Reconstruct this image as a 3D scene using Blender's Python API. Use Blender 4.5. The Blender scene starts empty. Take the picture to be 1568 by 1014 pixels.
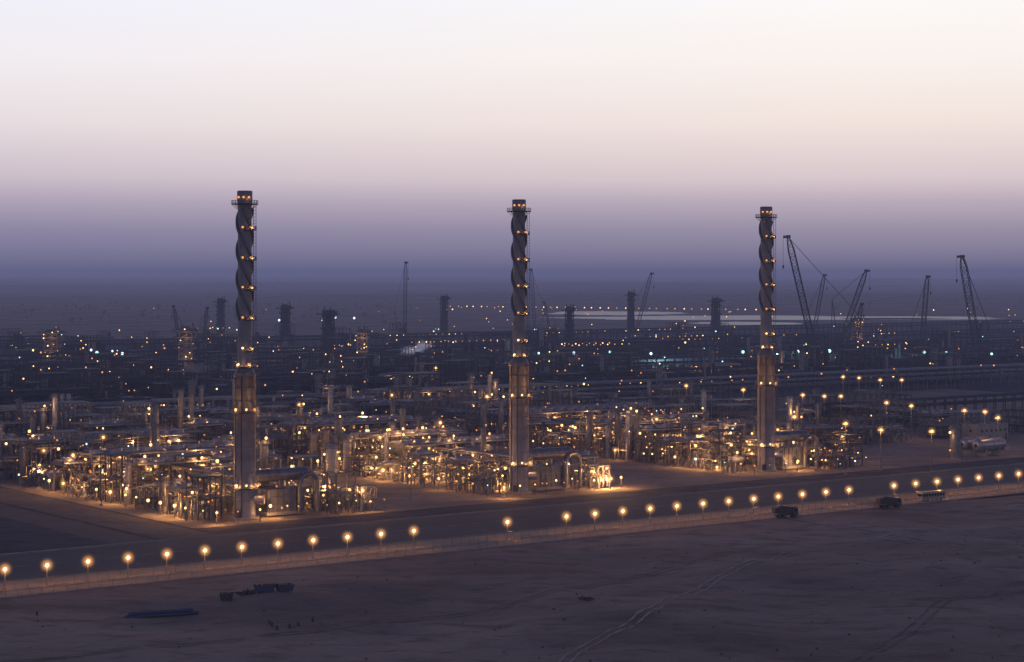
import bpy, math, random
from mathutils import Vector, noise
random.seed(7)
R=random.random
def ru(a,b): return random.uniform(a,b)
sc=bpy.context.scene
sc.view_settings.view_transform='Standard'; sc.view_settings.look='None'
sc.view_settings.exposure=0; sc.view_settings.gamma=1
COL=sc.collection
TH=math.radians(37.0); CT,ST=math.cos(TH),math.sin(TH)
def W(u,v): return (u*CT-v*ST, u*ST+v*CT)
def UV(x,y): return (x*CT+y*ST, -x*ST+y*CT)

# ---------------------------------------------------------------- materials
def mat(name,base,rough=.6,metal=0.,var=.25,scale=.5,bump=0.,scale2=None):
    m=bpy.data.materials.new(name); m.use_nodes=True
    nt=m.node_tree; b=nt.nodes['Principled BSDF']
    b.inputs['Roughness'].default_value=rough; b.inputs['Metallic'].default_value=metal
    tc=nt.nodes.new('ShaderNodeTexCoord')
    n=nt.nodes.new('ShaderNodeTexNoise'); n.inputs['Scale'].default_value=scale; n.inputs['Detail'].default_value=5
    nt.links.new(tc.outputs['Object'],n.inputs['Vector'])
    r=nt.nodes.new('ShaderNodeValToRGB')
    r.color_ramp.elements[0].position=.3; r.color_ramp.elements[1].position=.7
    r.color_ramp.elements[0].color=[c*(1-var) for c in base]+[1]
    r.color_ramp.elements[1].color=[min(1,c*(1+var)) for c in base]+[1]
    nt.links.new(n.outputs['Fac'],r.inputs['Fac']); nt.links.new(r.outputs['Color'],b.inputs['Base Color'])
    if bump:
        n2=nt.nodes.new('ShaderNodeTexNoise'); n2.inputs['Scale'].default_value=scale2 or scale*5; n2.inputs['Detail'].default_value=6
        nt.links.new(tc.outputs['Object'],n2.inputs['Vector'])
        bp=nt.nodes.new('ShaderNodeBump'); bp.inputs['Strength'].default_value=1; bp.inputs['Distance'].default_value=bump
        nt.links.new(n2.outputs['Fac'],bp.inputs['Height']); nt.links.new(bp.outputs['Normal'],b.inputs['Normal'])
    return m
def emit(name,col,s):
    m=bpy.data.materials.new(name); m.use_nodes=True; nt=m.node_tree; nt.nodes.clear()
    e=nt.nodes.new('ShaderNodeEmission'); o=nt.nodes.new('ShaderNodeOutputMaterial')
    e.inputs['Color'].default_value=(*col,1); e.inputs['Strength'].default_value=s
    nt.links.new(e.outputs[0],o.inputs['Surface'])
    try: m.cycles.emission_sampling='NONE'
    except Exception: pass
    return m
M_STEEL=mat('galvanised_steel',(.115,.115,.14),.55,.3,.3,.4)
M_DARK=mat('dark_structural_steel',(.036,.038,.055),.6,.2,.3,.3)
M_CLAD=mat('aluminium_cladding',(.28,.28,.33),.38,.6,.25,.6)
M_PIPE=mat('insulated_pipe',(.145,.145,.175),.4,.5,.3,.5)
M_CONC=mat('concrete',(.25,.235,.235),.85,0,.2,.3)
M_SHELL=mat('chimney_shell_paint',(.155,.152,.205),.5,.2,.25,.22)
M_SHELLD=mat('chimney_upper_shell_paint',(.145,.142,.185),.5,.2,.2,.3)
M_STRAKE=mat('strake_steel',(.10,.10,.13),.5,.3,.15,.4)
M_WARM=emit('sodium_lamp_glass',(1.0,.56,.20),3.6)
M_WARM2=emit('sodium_lamp_glass_dim',(1.0,.38,.09),1.3)
M_STREET=emit('street_lamp_glass',(1.0,.60,.24),6)
M_COOL=emit('mercury_lamp_glass',(.45,1.0,.85),2.2)
M_BLUE=emit('metal_halide_lamp_glass',(.65,.85,1.0),2.2)
PAL=[M_STEEL,M_DARK,M_CLAD,M_PIPE,M_CONC,M_WARM,M_WARM2,M_COOL,M_BLUE,M_SHELL,M_SHELLD,M_STRAKE,M_STREET]
STEEL,DARK,CLAD,PIPE,CONC,WARM,WARM2,COOL,BLUE,SHELL,SHELLD,STRAKE,STREET=range(13)
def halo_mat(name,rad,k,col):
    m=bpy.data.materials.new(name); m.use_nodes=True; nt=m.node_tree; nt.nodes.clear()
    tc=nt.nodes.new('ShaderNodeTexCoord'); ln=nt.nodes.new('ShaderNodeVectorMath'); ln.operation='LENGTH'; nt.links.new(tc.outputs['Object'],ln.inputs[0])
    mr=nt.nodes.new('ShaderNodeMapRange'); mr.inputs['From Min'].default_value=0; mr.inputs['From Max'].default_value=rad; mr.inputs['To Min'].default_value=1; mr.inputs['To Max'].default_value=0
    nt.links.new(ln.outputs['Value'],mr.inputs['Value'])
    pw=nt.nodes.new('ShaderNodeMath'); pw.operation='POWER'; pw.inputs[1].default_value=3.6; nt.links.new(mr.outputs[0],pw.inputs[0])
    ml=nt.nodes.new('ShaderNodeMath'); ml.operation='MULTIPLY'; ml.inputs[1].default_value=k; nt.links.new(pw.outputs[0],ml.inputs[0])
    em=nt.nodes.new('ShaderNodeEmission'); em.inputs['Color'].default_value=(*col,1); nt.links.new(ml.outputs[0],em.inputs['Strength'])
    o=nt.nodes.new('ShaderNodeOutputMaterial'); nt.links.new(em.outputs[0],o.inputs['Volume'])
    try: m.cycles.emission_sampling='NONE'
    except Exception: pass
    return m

# ---------------------------------------------------------------- mesh builder
class MB:
    def __init__(s): s.v=[];s.f=[];s.m=[];s.sm=[]
    def add(s,vs,fs,m,sm=False):
        o=len(s.v); s.v.extend(vs)
        for f in fs: s.f.append(tuple(i+o for i in f)); s.m.append(m); s.sm.append(sm)
    def box(s,cx,cy,cz,sx,sy,sz,m,a=0.):
        c,n=math.cos(a),math.sin(a); vs=[]
        for dz in(-.5,.5):
            for dx,dy in((-.5,-.5),(.5,-.5),(.5,.5),(-.5,.5)):
                x,y=dx*sx,dy*sy; vs.append((cx+x*c-y*n,cy+x*n+y*c,cz+dz*sz))
        s.add(vs,[(3,2,1,0),(4,5,6,7),(0,1,5,4),(1,2,6,5),(2,3,7,6),(3,0,4,7)],m)
    def cyl(s,p,q,r,m,n=8,r2=None,caps=True,sm=True):
        p=Vector(p);q=Vector(q);d=q-p
        if d.length<1e-6:return
        d.normalize(); a=Vector((0,0,1)) if abs(d.z)<.9 else Vector((1,0,0))
        e=d.cross(a).normalized(); f=d.cross(e)
        if r2 is None:r2=r
        vs=[]
        for c,rr in((p,r),(q,r2)):
            for i in range(n):
                t=2*math.pi*i/n+math.pi/n; vs.append(tuple(c+e*(rr*math.cos(t))+f*(rr*math.sin(t))))
        s.add(vs,[(i,(i+1)%n,n+(i+1)%n,n+i) for i in range(n)],m,sm)
        if caps: s.add(vs,[tuple(range(n))[::-1],tuple(range(n,2*n))],m)
    def bar(s,p,q,w,m): s.cyl(p,q,w*.707,m,4,sm=False,caps=False)
    def rev(s,cx,cy,prof,m,n=16,sm=True):
        vs=[]
        for r,z in prof:
            for i in range(n):
                t=2*math.pi*i/n; vs.append((cx+r*math.cos(t),cy+r*math.sin(t),z))
        fs=[]
        for k in range(len(prof)-1):
            for i in range(n):
                j=(i+1)%n; fs.append((k*n+i,k*n+j,(k+1)*n+j,(k+1)*n+i))
        s.add(vs,fs,m,sm)
    def vess(s,p,q,r,m,n=12):
        p=Vector(p);q=Vector(q);d=(q-p).normalized()
        s.cyl(p,q,r,m,n,caps=False)
        for c,sg in((p,-1),(q,1)):
            a=c;ra=r
            for t in(.5,.8,.97):
                b=c+d*sg*(r*.5*t); rb=r*math.sqrt(max(0,1-t*t))
                s.cyl(a,b,ra,m,n,r2=rb,caps=False); a=b;ra=rb
    def ball(s,x,y,z,r,m,n=6):
        s.rev(x,y,[(.02*r,z-r),(.71*r,z-.71*r),(r,z),(.71*r,z+.71*r),(.02*r,z+r)],m,n)
    def obj(s,name,parent=None,loc=None,rot=0):
        me=bpy.data.meshes.new(name); me.from_pydata(s.v,[],s.f)
        used=sorted(set(s.m)); mp={k:i for i,k in enumerate(used)}
        for k in used: me.materials.append(PAL[k])
        me.polygons.foreach_set('material_index',[mp[k] for k in s.m])
        me.polygons.foreach_set('use_smooth',s.sm); me.update()
        o=bpy.data.objects.new(name,me); COL.objects.link(o)
        if loc:o.location=loc
        o.rotation_euler[2]=rot
        if parent:o.parent=parent
        return o
def palmat(m): PAL.append(m); return len(PAL)-1
def empty(name,loc=(0,0,0),rot=0):
    o=bpy.data.objects.new(name,None); COL.objects.link(o); o.location=loc; o.rotation_euler[2]=rot; o.empty_display_size=1
    return o
LD={}
def plight(parent,loc,e,col=(1,.47,.14),r=.3,name='lamp_light'):
    k=(round(e),col,r)
    if k not in LD:
        l=bpy.data.lights.new(name,'POINT'); l.energy=e; l.color=col; l.shadow_soft_size=r; LD[k]=l
    o=bpy.data.objects.new(name,LD[k]); COL.objects.link(o); o.location=loc; o.parent=parent
    return o
HM={}
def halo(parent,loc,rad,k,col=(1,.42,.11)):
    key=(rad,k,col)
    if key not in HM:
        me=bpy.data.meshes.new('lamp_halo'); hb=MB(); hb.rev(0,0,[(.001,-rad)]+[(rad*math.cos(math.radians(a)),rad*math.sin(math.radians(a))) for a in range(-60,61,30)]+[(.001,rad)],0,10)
        me.from_pydata(hb.v,[],hb.f); me.materials.append(halo_mat('added_lamp_glow',rad*.97,k,col)); HM[key]=me  # self-emitting volume, a soft glow added around the lamp
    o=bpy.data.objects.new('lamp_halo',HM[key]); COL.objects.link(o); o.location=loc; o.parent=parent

# ---------------------------------------------------------------- ground
def gh(x,y):
    u,v=UV(x,y); h=0
    if v<428 and y>250 and y<700:
        f=min(1,(428-v)/25)
        h+=f*(1.5*noise.noise(Vector((x*.018,y*.018,3)))+.7*noise.noise(Vector((x*.06,y*.06,1)))+.28*noise.noise(Vector((x*.2,y*.2,5))))
        k=math.exp(-(((x-118)/30)**2+((y-500)/26)**2)); h+=f*k*3.2*(noise.noise(Vector((x*.09,y*.07,9)))+.3)
    if y>4200:
        f=min(1,(y-4200)/2500)
        h+=f*(14+26*min(1,y/12000))*max(0,noise.noise(Vector((x*.00035+7,y*.0006,2)))+.12+.3*noise.noise(Vector((x*.0016,y*.002,8))))
    return h
def lin(a,b,n): return [a+(b-a)*i/n for i in range(n)]
xs=lin(-45000,-3000,40)+lin(-3000,-180,50)+lin(-180,280,190)+lin(280,3000,50)+lin(3000,45000,40)+[45000]
ys=lin(-3000,330,14)+lin(330,640,170)+lin(640,4000,40)+lin(4000,16000,110)+lin(16000,60000,30)+[60000]
gv=[(x,y,gh(x,y)) for y in ys for x in xs]; nx=len(xs)
gf=[(j*nx+i,j*nx+i+1,(j+1)*nx+i+1,(j+1)*nx+i) for j in range(len(ys)-1) for i in range(nx-1)]
def sandmat(name,c1,c2,c3,s1=.012,bump=.25):
    m=bpy.data.materials.new(name); m.use_nodes=True; nt=m.node_tree; b=nt.nodes['Principled BSDF']; b.inputs['Roughness'].default_value=.95
    b.inputs['Specular IOR Level'].default_value=.1
    g=nt.nodes.new('ShaderNodeNewGeometry')
    def nz(s,d,dist=0,vec=None):
        n=nt.nodes.new('ShaderNodeTexNoise'); n.inputs['Scale'].default_value=s; n.inputs['Detail'].default_value=d; n.inputs['Distortion'].default_value=dist
        nt.links.new(vec or g.outputs['Position'],n.inputs['Vector']); return n
    mp=nt.nodes.new('ShaderNodeMapping'); mp.inputs['Scale'].default_value=(1,1.7,1); mp.inputs['Rotation'].default_value=(0,0,-.5)
    nt.links.new(g.outputs['Position'],mp.inputs['Vector'])
    a=nz(s1,8,.8,mp.outputs[0]); c=nz(s1*9,8,.4,mp.outputs[0])
    r1=nt.nodes.new('ShaderNodeValToRGB'); r1.color_ramp.elements[0].position=.36; r1.color_ramp.elements[1].position=.62
    r1.color_ramp.elements[0].color=(*c1,1); r1.color_ramp.elements[1].color=(*c2,1)
    nt.links.new(a.outputs['Fac'],r1.inputs['Fac'])
    r2=nt.nodes.new('ShaderNodeValToRGB'); r2.color_ramp.elements[0].position=.5; r2.color_ramp.elements[1].position=.66
    r2.color_ramp.elements[0].color=(0,0,0,1); r2.color_ramp.elements[1].color=(.7,.7,.7,1)
    nt.links.new(c.outputs['Fac'],r2.inputs['Fac'])
    mx=nt.nodes.new('ShaderNodeMix'); mx.data_type='RGBA'; mx.inputs['B'].default_value=(*c3,1)
    nt.links.new(r2.outputs['Color'],mx.inputs['Factor']); nt.links.new(r1.outputs['Color'],mx.inputs['A'])
    nt.links.new(mx.outputs['Result'],b.inputs['Base Color'])
    d=nz(.5,10); bp=nt.nodes.new('ShaderNodeBump'); bp.inputs['Distance'].default_value=bump; nt.links.new(d.outputs['Fac'],bp.inputs['Height'])
    nt.links.new(bp.outputs['Normal'],b.inputs['Normal'])
    return m
M_SAND=sandmat('desert_sand',(.20,.15,.13),(.34,.265,.225),(.15,.115,.10),bump=.7)
me=bpy.data.meshes.new('ground'); me.from_pydata(gv,[],gf); me.materials.append(M_SAND)
me.polygons.foreach_set('use_smooth',[True]*len(gf)); go=bpy.data.objects.new('ground',me); COL.objects.link(go)

M_ASPH=palmat(mat('asphalt',(.055,.053,.066),.85,0,.25,.05,.02,2))
M_PAD=palmat(sandmat('compacted_sand_pad',(.20,.16,.14),(.30,.245,.215),(.15,.125,.11),.03,.1))
M_VERGE=palmat(sandmat('sand_verge',(.28,.22,.18),(.38,.30,.25),(.20,.16,.135),.03,.1))
M_PAD2=palmat(sandmat('oiled_sand',(.13,.11,.105),(.20,.17,.155),(.10,.085,.08),.03,.1))
M_GRAV=palmat(sandmat('gravel',(.065,.062,.078),(.105,.10,.118),(.04,.04,.05),.01,.1))
M_PAINT=palmat(mat('road_paint',(.28,.27,.25),.7,0,.3,1))
M_TRACK=palmat(mat('wheel_track_sand',(.40,.315,.27),.95,0,.2,.3))
M_DTRACK=palmat(mat('wheel_rut_sand',(.15,.115,.10),.95,0,.2,.3))
def sheet(name,u0,u1,v0,v1,z,m,parent=None):
    b=MB(); b.add([(u0,v0,z),(u1,v0,z),(u1,v1,z),(u0,v1,z)],[(0,1,2,3)],m); return b.obj(name,parent,rot=TH)
sheet('gravel_yard',-900,2600,506,2050,.03,M_GRAV)
sheet('plant_pavement',277,1000,522,860,.07,M_PAD)
sheet('perimeter_road',-200,1500,460,504,.05,M_ASPH)
sheet('access_road',243,256,504,1000,.05,M_ASPH)
sheet('service_road',258,275,504,1000,.09,M_PAD2)
sheet('verge',-200,1500,436,458,.05,M_VERGE)
b=MB()
for u in range(-100,1000,9): b.box(u,482,.065,4,.25,.01,M_PAINT)
for v in(461,503): b.box(500,v,.065,1400,.25,.01,M_PAINT)
b.obj('road_markings',rot=TH)
b=MB(); b.box(500,459,.06,1400,.4,.3,CONC); b.box(500,505,.06,1400,.4,.3,CONC); b.obj('kerb',rot=TH)

def strip(b,pts,w,off,m,z=.06):
    P=[]
    for i in range(len(pts)-1):
        p0=pts[max(0,i-1)];p1=pts[i];p2=pts[i+1];p3=pts[min(len(pts)-1,i+2)]
        for k in range(12):
            t=k/12
            P.append(tuple(.5*((2*p1[j])+(-p0[j]+p2[j])*t+(2*p0[j]-5*p1[j]+4*p2[j]-p3[j])*t*t+(-p0[j]+3*p1[j]-3*p2[j]+p3[j])*t**3) for j in(0,1)))
    vs=[]
    for i,p in enumerate(P):
        q=P[min(i+1,len(P)-1)];o=P[max(i-1,0)]; d=Vector((q[0]-o[0],q[1]-o[1])).normalized(); n=Vector((-d.y,d.x))
        ww=w*(.6+1.1*noise.noise(Vector((p[0]*.3,p[1]*.3,off))))
        for s in(off-ww,off+ww):
            x,y=p[0]+n.x*s,p[1]+n.y*s; vs.append((x,y,gh(x,y)+z))
    b.add(vs,[(2*i,2*i+1,2*i+3,2*i+2) for i in range(len(P)-1)],m,True)
TR=[[(8,375),(14,395),(24,418),(33,445),(42.5,469),(55,500),(73,530),(94,552),(125,585)],
    [(80,606),(86,597),(93,580),(112,558),(135,530),(165,500)],
    [(-110,372),(-60,405),(-10,440),(20,480),(50,520),(80,560)],
    [(60,372),(85,420),(100,455),(128,470),(150,468)],
    [(92,596),(104,584),(126,570),(160,552)]]
for i,t in enumerate(TR):
    b=MB()
    for o in(-1.1,1.1):
        strip(b,t,.38,o,M_TRACK if i in(0,1,4) else M_DTRACK,.08)
    if i==1: strip(b,t,.35,3.2,M_DTRACK); strip(b,t,.4,5.0,M_TRACK); strip(b,t,.4,7.2,M_TRACK)
    b.obj('dirt_track')

# ---------------------------------------------------------------- chimneys
def chimney(x,y):
    e=empty('industrial_chimney',(x,y,0))
    b=MB()
    b.rev(0,0,[(4.3,0),(4.3,.8),(0.1,.8)],CONC,20,False)
    b.rev(0,0,[(3.5,.8),(3.5,2),(3.3,2.2),(3.3,43.5),(3.42,43.5),(3.42,44)],SHELL,28)
    for z in(6,14,18,22,26,30,36,40): b.rev(0,0,[(3.3,z),(3.42,z),(3.42,z+.28),(3.3,z+.28)],SHELLD,28,False)
    b.obj('lower_shell',e)
    b=MB(); b.rev(0,0,[(3.42,44),(2.25,46.2),(2.15,47),(2.1,95.5),(2.35,97),(2.35,99.8),(2.1,100),(1.9,100),(1.8,96)],SHELLD,24)
    for z in(54,58): b.rev(0,0,[(2.15,z),(2.25,z),(2.25,z+.3),(2.15,z+.3)],SHELLD,24,False)
    b.obj('upper_shell',e)
    b=MB() # helical strakes
    for s in range(3):
        N=110; vs=[]
        for i in range(N+1):
            z=61+i*(94.2-61)/N; a=2*math.pi*s/3-2*math.pi*(z/26)
            for r,dz in((2.05,-.3),(2.8,-.2),(2.8,.2),(2.05,.3)):
                vs.append((r*math.cos(a),r*math.sin(a),z+dz*2.2))
        fs=[]
        for i in range(N):
            for k in range(4):
                l=(k+1)%4; fs.append((4*i+k,4*i+l,4*i+4+l,4*i+4+k))
        b.add(vs,fs,STRAKE,True)
    b.obj('helical_strakes',e)
    b=MB()
    def ring(z,ro,ri,rail=True,a0=0,a1=2*math.pi):
        n=20; vs=[]
        for i in range(n+1):
            a=a0+(a1-a0)*i/n
            for r,zz in((ri,z),(ro,z),(ro,z+.3),(ri,z+.3)): vs.append((r*math.cos(a),r*math.sin(a),zz))
        fs=[(4*i+k,4*i+(k+1)%4,4*i+4+(k+1)%4,4*i+4+k) for i in range(n) for k in range(4)]
        b.add(vs,fs,DARK)
        if rail:
            for i in range(n):
                p=a0+(a1-a0)*i/n;q=a0+(a1-a0)*(i+1)/n; r=ro-.06
                for h in(.7,1.25): b.bar((r*math.cos(p),r*math.sin(p),z+h),(r*math.cos(q),r*math.sin(q),z+h),.1,STEEL)
                b.bar((r*math.cos(p),r*math.sin(p),z),(r*math.cos(p),r*math.sin(p),z+1.3),.1,STEEL)
    ring(95.8,4.1,2.1)
    for a in range(0,360,45):
        t=math.radians(a); b.bar((2.1*math.cos(t),2.1*math.sin(t),94.3),(3.9*math.cos(t),3.9*math.sin(t),95.8),.14,STEEL)
    ring(46.2,3.7,2.1); ring(32.4,4.3,3.3,True); ring(9.3,4.4,3.3,True)
    A0,A1=math.radians(-85),math.radians(25)
    for z in(87.9,78.7,69.7,60.5,51): ring(z,3.6,2.1,True,A0,A1)
    la=math.radians(-12)
    for (z0,z1,r) in((1,45,3.75),(46,96,2.8)):
        for d in(-.25,.25):
            x0=r*math.cos(la)-d*math.sin(la);y0=r*math.sin(la)+d*math.cos(la); b.bar((x0,y0,z0),(x0,y0,z1),.09,STEEL)
        z=z0
        while z<z1:
            b.bar((r*math.cos(la)+.25*math.sin(la),r*math.sin(la)-.25*math.cos(la),z),(r*math.cos(la)-.25*math.sin(la),r*math.sin(la)+.25*math.cos(la),z),.06,STEEL)
            for d0,d1 in(((0,-.4),(.8,-.4)),((.8,-.4),(.8,.4)),((.8,.4),(0,.4))):
                P=[]
                for dr,dt in(d0,d1): P.append(((r+dr)*math.cos(la)-dt*math.sin(la),(r+dr)*math.sin(la)+dt*math.cos(la),z))
                b.bar(P[0],P[1],.07,STEEL)
            z+=1.0
        for dt in(-.4,.4):
            xx=(r+.8)*math.cos(la)-dt*math.sin(la);yy=(r+.8)*math.sin(la)+dt*math.cos(la); b.bar((xx,yy,z0),(xx,yy,z1),.07,STEEL)
    for a in(-140,-100):
        t=math.radians(a); b.cyl((3.45*math.cos(t),3.45*math.sin(t),1),(3.45*math.cos(t),3.45*math.sin(t),43.4),.12,DARK,6)
    b.obj('platforms_and_ladder',e)
    b=MB(); L=[]
    for z in(88.9,79.7,70.7,61.5,52.2): L.append((2.9,z,(-95,-45),260))
    L.append((3.1,47.3,(-120,-60),300)); L.append((4.0,33.6,(-125,-75,-35),260)); L.append((4.1,10.6,(-120,-75,-30),800))
    L.append((2.75,98.0,(-125,-90,-55),60))
    for r,z,an,en in L:
        for a in an:
            t=math.radians(a); xx,yy=r*math.cos(t),r*math.sin(t)
            b.box(xx*1.02,yy*1.02,z+.4,.5,.5,.2,DARK,t)
            b.ball(xx,yy,z,.36,WARM if z<60 and a<-70 else WARM2)
        t=math.radians(an[-1]); plight(e,((r+.7)*math.cos(t),(r+.7)*math.sin(t),z-.3),en,r=.2)
        if z<50:
            t=math.radians(an[0]); plight(e,((r+.7)*math.cos(t),(r+.7)*math.sin(t),z-.3),en,r=.2)
    b.obj('platform_lamps',e)
    b=MB()
    b.box(-1.2,-3.45,1.9,1.6,.5,2.2,DARK); b.cyl((3,0,6),(6,0,6),1.5,CLAD,16); b.obj('access_door_and_flange',e)
CH=[(-81.4,606.5),(2.4,678.5),(96,752)]
for c in CH: chimney(*c)

# ---------------------------------------------------------------- process equipment generators (local u,v frame)
def rack_u(b,u0,u1,v,w,h,lv=2,step=8,npipe=6,m=STEEL,n=6,zb=0):
    u=u0
    while u<=u1+.1:
        for s in(-.5,.5): b.bar((u,v+s*w,zb),(u,v+s*w,h),.45,m)
        for k in range(lv):
            z=h-k*3.2; b.bar((u,v-w/2-.6,z),(u,v+w/2+.6,z),.4,m)
        u+=step
    for k in range(lv):
        z=h-k*3.2
        for s in(-.5,.5): b.bar((u0,v+s*w,z),(u1,v+s*w,z),.4,m)
        for i in range(npipe):
            if R()<.85:
                r=random.choice((.12,.18,.25,.35,.45)); pm=(PIPE if R()<.75 else CLAD) if m==STEEL else (DARK if R()<.75 else STEEL)
                b.cyl((u0,v-w*.42+w*.84*i/max(1,npipe-1),z+.2+r),(u1,v-w*.42+w*.84*i/max(1,npipe-1),z+.2+r),r,pm,n,caps=False)
def rack_v(b,u,v0,v1,w,h,lv=2,step=8,npipe=6,m=STEEL,n=6):
    v=v0
    while v<=v1+.1:
        for s in(-.5,.5): b.bar((u+s*w,v,0),(u+s*w,v,h),.4,m)
        for k in range(lv): b.bar((u-w/2-.5,v,h-k*3),(u+w/2+.5,v,h-k*3),.35,m)
        v+=step
    for k in range(lv):
        z=h-k*3
        for s in(-.5,.5): b.bar((u+s*w,v0,z),(u+s*w,v1,z),.35,m)
        for i in range(npipe):
            if R()<.85:
                r=random.choice((.12,.18,.25,.35,.45)); x=u-w*.42+w*.84*i/max(1,npipe-1)
                b.cyl((x,v0,z+.2+r),(x,v1,z+.2+r),r,(PIPE if R()<.75 else CLAD) if m==STEEL else DARK,n,caps=False)
def frame(b,u,v,su,sv,h,lv,lamps,m=STEEL,LP=None):
    nu=max(1,round(su/5));nv=max(1,round(sv/5))
    for i in range(nu+1):
        for j in range(nv+1):
            b.bar((u+su*i/nu,v+sv*j/nv,0),(u+su*i/nu,v+sv*j/nv,h),.3,m)
    for k in range(1,lv+1):
        z=h*k/lv
        for j in range(nv+1): b.bar((u,v+sv*j/nv,z),(u+su,v+sv*j/nv,z),.28,m)
        for i in range(nu+1): b.bar((u+su*i/nu,v,z),(u+su*i/nu,v+sv,z),.28,m)
        if R()<.7: b.box(u+su/2,v+sv/2,z+.18,su*.96,sv*.96,.1,m)
        for (p,q) in(((u,v),(u+su,v)),((u,v),(u,v+sv)),((u+su,v),(u+su,v+sv))):
            b.bar((*p,z+1.1),(*q,z+1.1),.1,STEEL)
        z0=h*(k-1)/lv
        if R()<.6: b.bar((u,v,z0),(u+su/nu,v,z),.18,m)
        if R()<.6: b.bar((u,v,z0),(u,v+sv/nv,z),.18,m)
        for t in range(2):
            if R()<lamps: LP.append((u+(su+.4)*random.choice((0,1))-.2,v+ru(0,sv),z+ru(1.8,2.4)))
            if R()<lamps: LP.append((u+ru(0,su),v-.3,z-ru(.5,1)))
def finfan(b,u,v,su,sv,h,LP):
    for i in range(int(su/6)+1):
        for j in(0,1): b.bar((u+i*6,v+j*sv,0),(u+i*6,v+j*sv,h),.4,STEEL)
        b.bar((u+i*6,v,h-.4),(u+i*6,v+sv,h-.4),.4,STEEL)
    b.box(u+su/2,v+sv/2,h+.4,su,sv,1.0,STEEL)
    for j in(0,1): b.bar((u,v+sv*j,h-2.6),(u+su,v+sv*j,h-2.6),.3,STEEL)
    for i in range(int(su/6)):
        for j in range(max(1,int(sv/6))):
            cx=u+3+i*6;cy=v+3+j*6
            b.rev(cx,cy,[(2.5,h+.9),(2.3,h+2.1),(2.15,h+2.1),(2.1,h+1.2),(.1,h+1.15)],CLAD,14)
            b.rev(cx,cy,[(2.0,h-.1),(1.5,h-1.5),(1.4,h-1.5)],PIPE,12)
    for j in(0,1):
        b.bar((u,v+sv*j,h+2.2),(u+su,v+sv*j,h+2.2),.1,CLAD)
        b.cyl((u,v+sv*j+(.8 if j else -.8),h+.2),(u+su,v+sv*j+(.8 if j else -.8),h+.2),.35,CLAD,8)
    for i in range(int(su/5)):
        if R()<.7: LP.append((u+i*5+ru(0,3),v-1.2,h+ru(-2.6,-1.2)))
        if R()<.6: LP.append((u+i*5+ru(0,3),v-1.2,h+3.0))
        if R()<.45: LP.append((u+i*5+ru(0,3),v+sv,h+3.4))
def hvessel(b,u,v,L,r,z,LP,ax=0):
    d=(L,0) if ax==0 else (0,L)
    b.vess((u,v,z),(u+d[0],v+d[1],z),r,CLAD,14)
    for t in(.2,.8): b.box(u+d[0]*t,v+d[1]*t,(z-r*.6)/2,.8 if ax==0 else 2*r*.8,2*r*.8 if ax==0 else .8,z-r*.6,CONC)
    b.cyl((u+d[0]*.5,v+d[1]*.5,z+r*.9),(u+d[0]*.5,v+d[1]*.5,z+r+1.2),.4,PIPE,8)
    b.bar((u,v-r,z+r+.2),(u+d[0],v+d[1]-r,z+r+.2),.15,STEEL)
    if R()<.8: LP.append((u+d[0]*R(),v-r-.5,z+r+1.6))
def vvessel(b,u,v,h,r,LP):
    b.vess((u,v,1.8),(u,v,h),r,PIPE if R()<.6 else CLAD,14); b.rev(u,v,[(r*1.05,0),(r*1.02,1.9)],CONC,12)
    for z in(h*.5,h-.5):
        b.rev(u,v,[(r,z),(r+1.0,z),(r+1.0,z+.15),(r,z+.15)],STEEL,12,False)
        b.rev(u,v,[(r+1.0,z+1.0),(r+1.0,z+1.1)],STEEL,12,False)
        if R()<.8: LP.append((u+ru(-1,1),v-r-1.3,z+2))
    b.cyl((u+r+.3,v,0),(u+r+.3,v,h+1),.2,PIPE,6); b.cyl((u+r+.3,v,h+1),(u,v,h+1),.2,PIPE,6)
def shelter(b,u,v,su,sv,h,LP):
    for i in range(4):
        for j in(0,1): b.bar((u+su*i/3,v+j*sv,0),(u+su*i/3,v+j*sv,h),.4,STEEL)
    b.add([(u-.6,v-.6,h),(u+su+.6,v-.6,h),(u+su+.6,v+sv+.6,h),(u-.6,v+sv+.6,h),(u-.6,v+sv/2,h+2),(u+su+.6,v+sv/2,h+2)],[(0,1,5,4),(2,3,4,5),(0,4,3),(1,2,5),(3,2,1,0)],STEEL)
    b.box(u+su*.5,v+sv*.5,1.8,su*.6,sv*.35,3.2,STEEL); b.cyl((u+su*.3,v+sv*.5,3),(u+su*.3,v+sv*.5,h+4),.7,CLAD,10)
    for i in range(3):
        if R()<.8: LP.append((u+su*(i+.5)/3,v-.8,h-.8))
def pipes(b,u,v,su,sv,LP):
    for i in range(random.randint(5,9)):
        r=random.choice((.12,.18,.25,.35)); z=ru(.8,6); a=(u+R()*su,v+R()*sv)
        m=PIPE if R()<.65 else CLAD
        if R()<.5: q=(u+R()*su,a[1])
        else: q=(a[0],v+R()*sv)
        b.cyl((*a,z),(*q,z),r,m,6); b.cyl((*a,0),(*a,z),r,m,6)
        z2=z+ru(-z*.7,4); b.cyl((*q,z),(*q,z2),r,m,6)
        q2=(q[0]+ru(-3,3),q[1]); b.cyl((*q,z2),(*q2,z2),r,m,6); b.cyl((*q2,0),(*q2,z2),r*.8,m,6)
        if R()<.5:
            b.cyl((*a,z+.1),(*a,z+.9),.1,STEEL,6); b.cyl((*a,z+.9),(*a,z+1.0),.4,DARK,8)
    if R()<.6:
        p=(u+R()*su,v+R()*sv); b.bar((*p,0),(*p,5.5),.14,STEEL); LP.append((*p,5.6))
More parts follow.
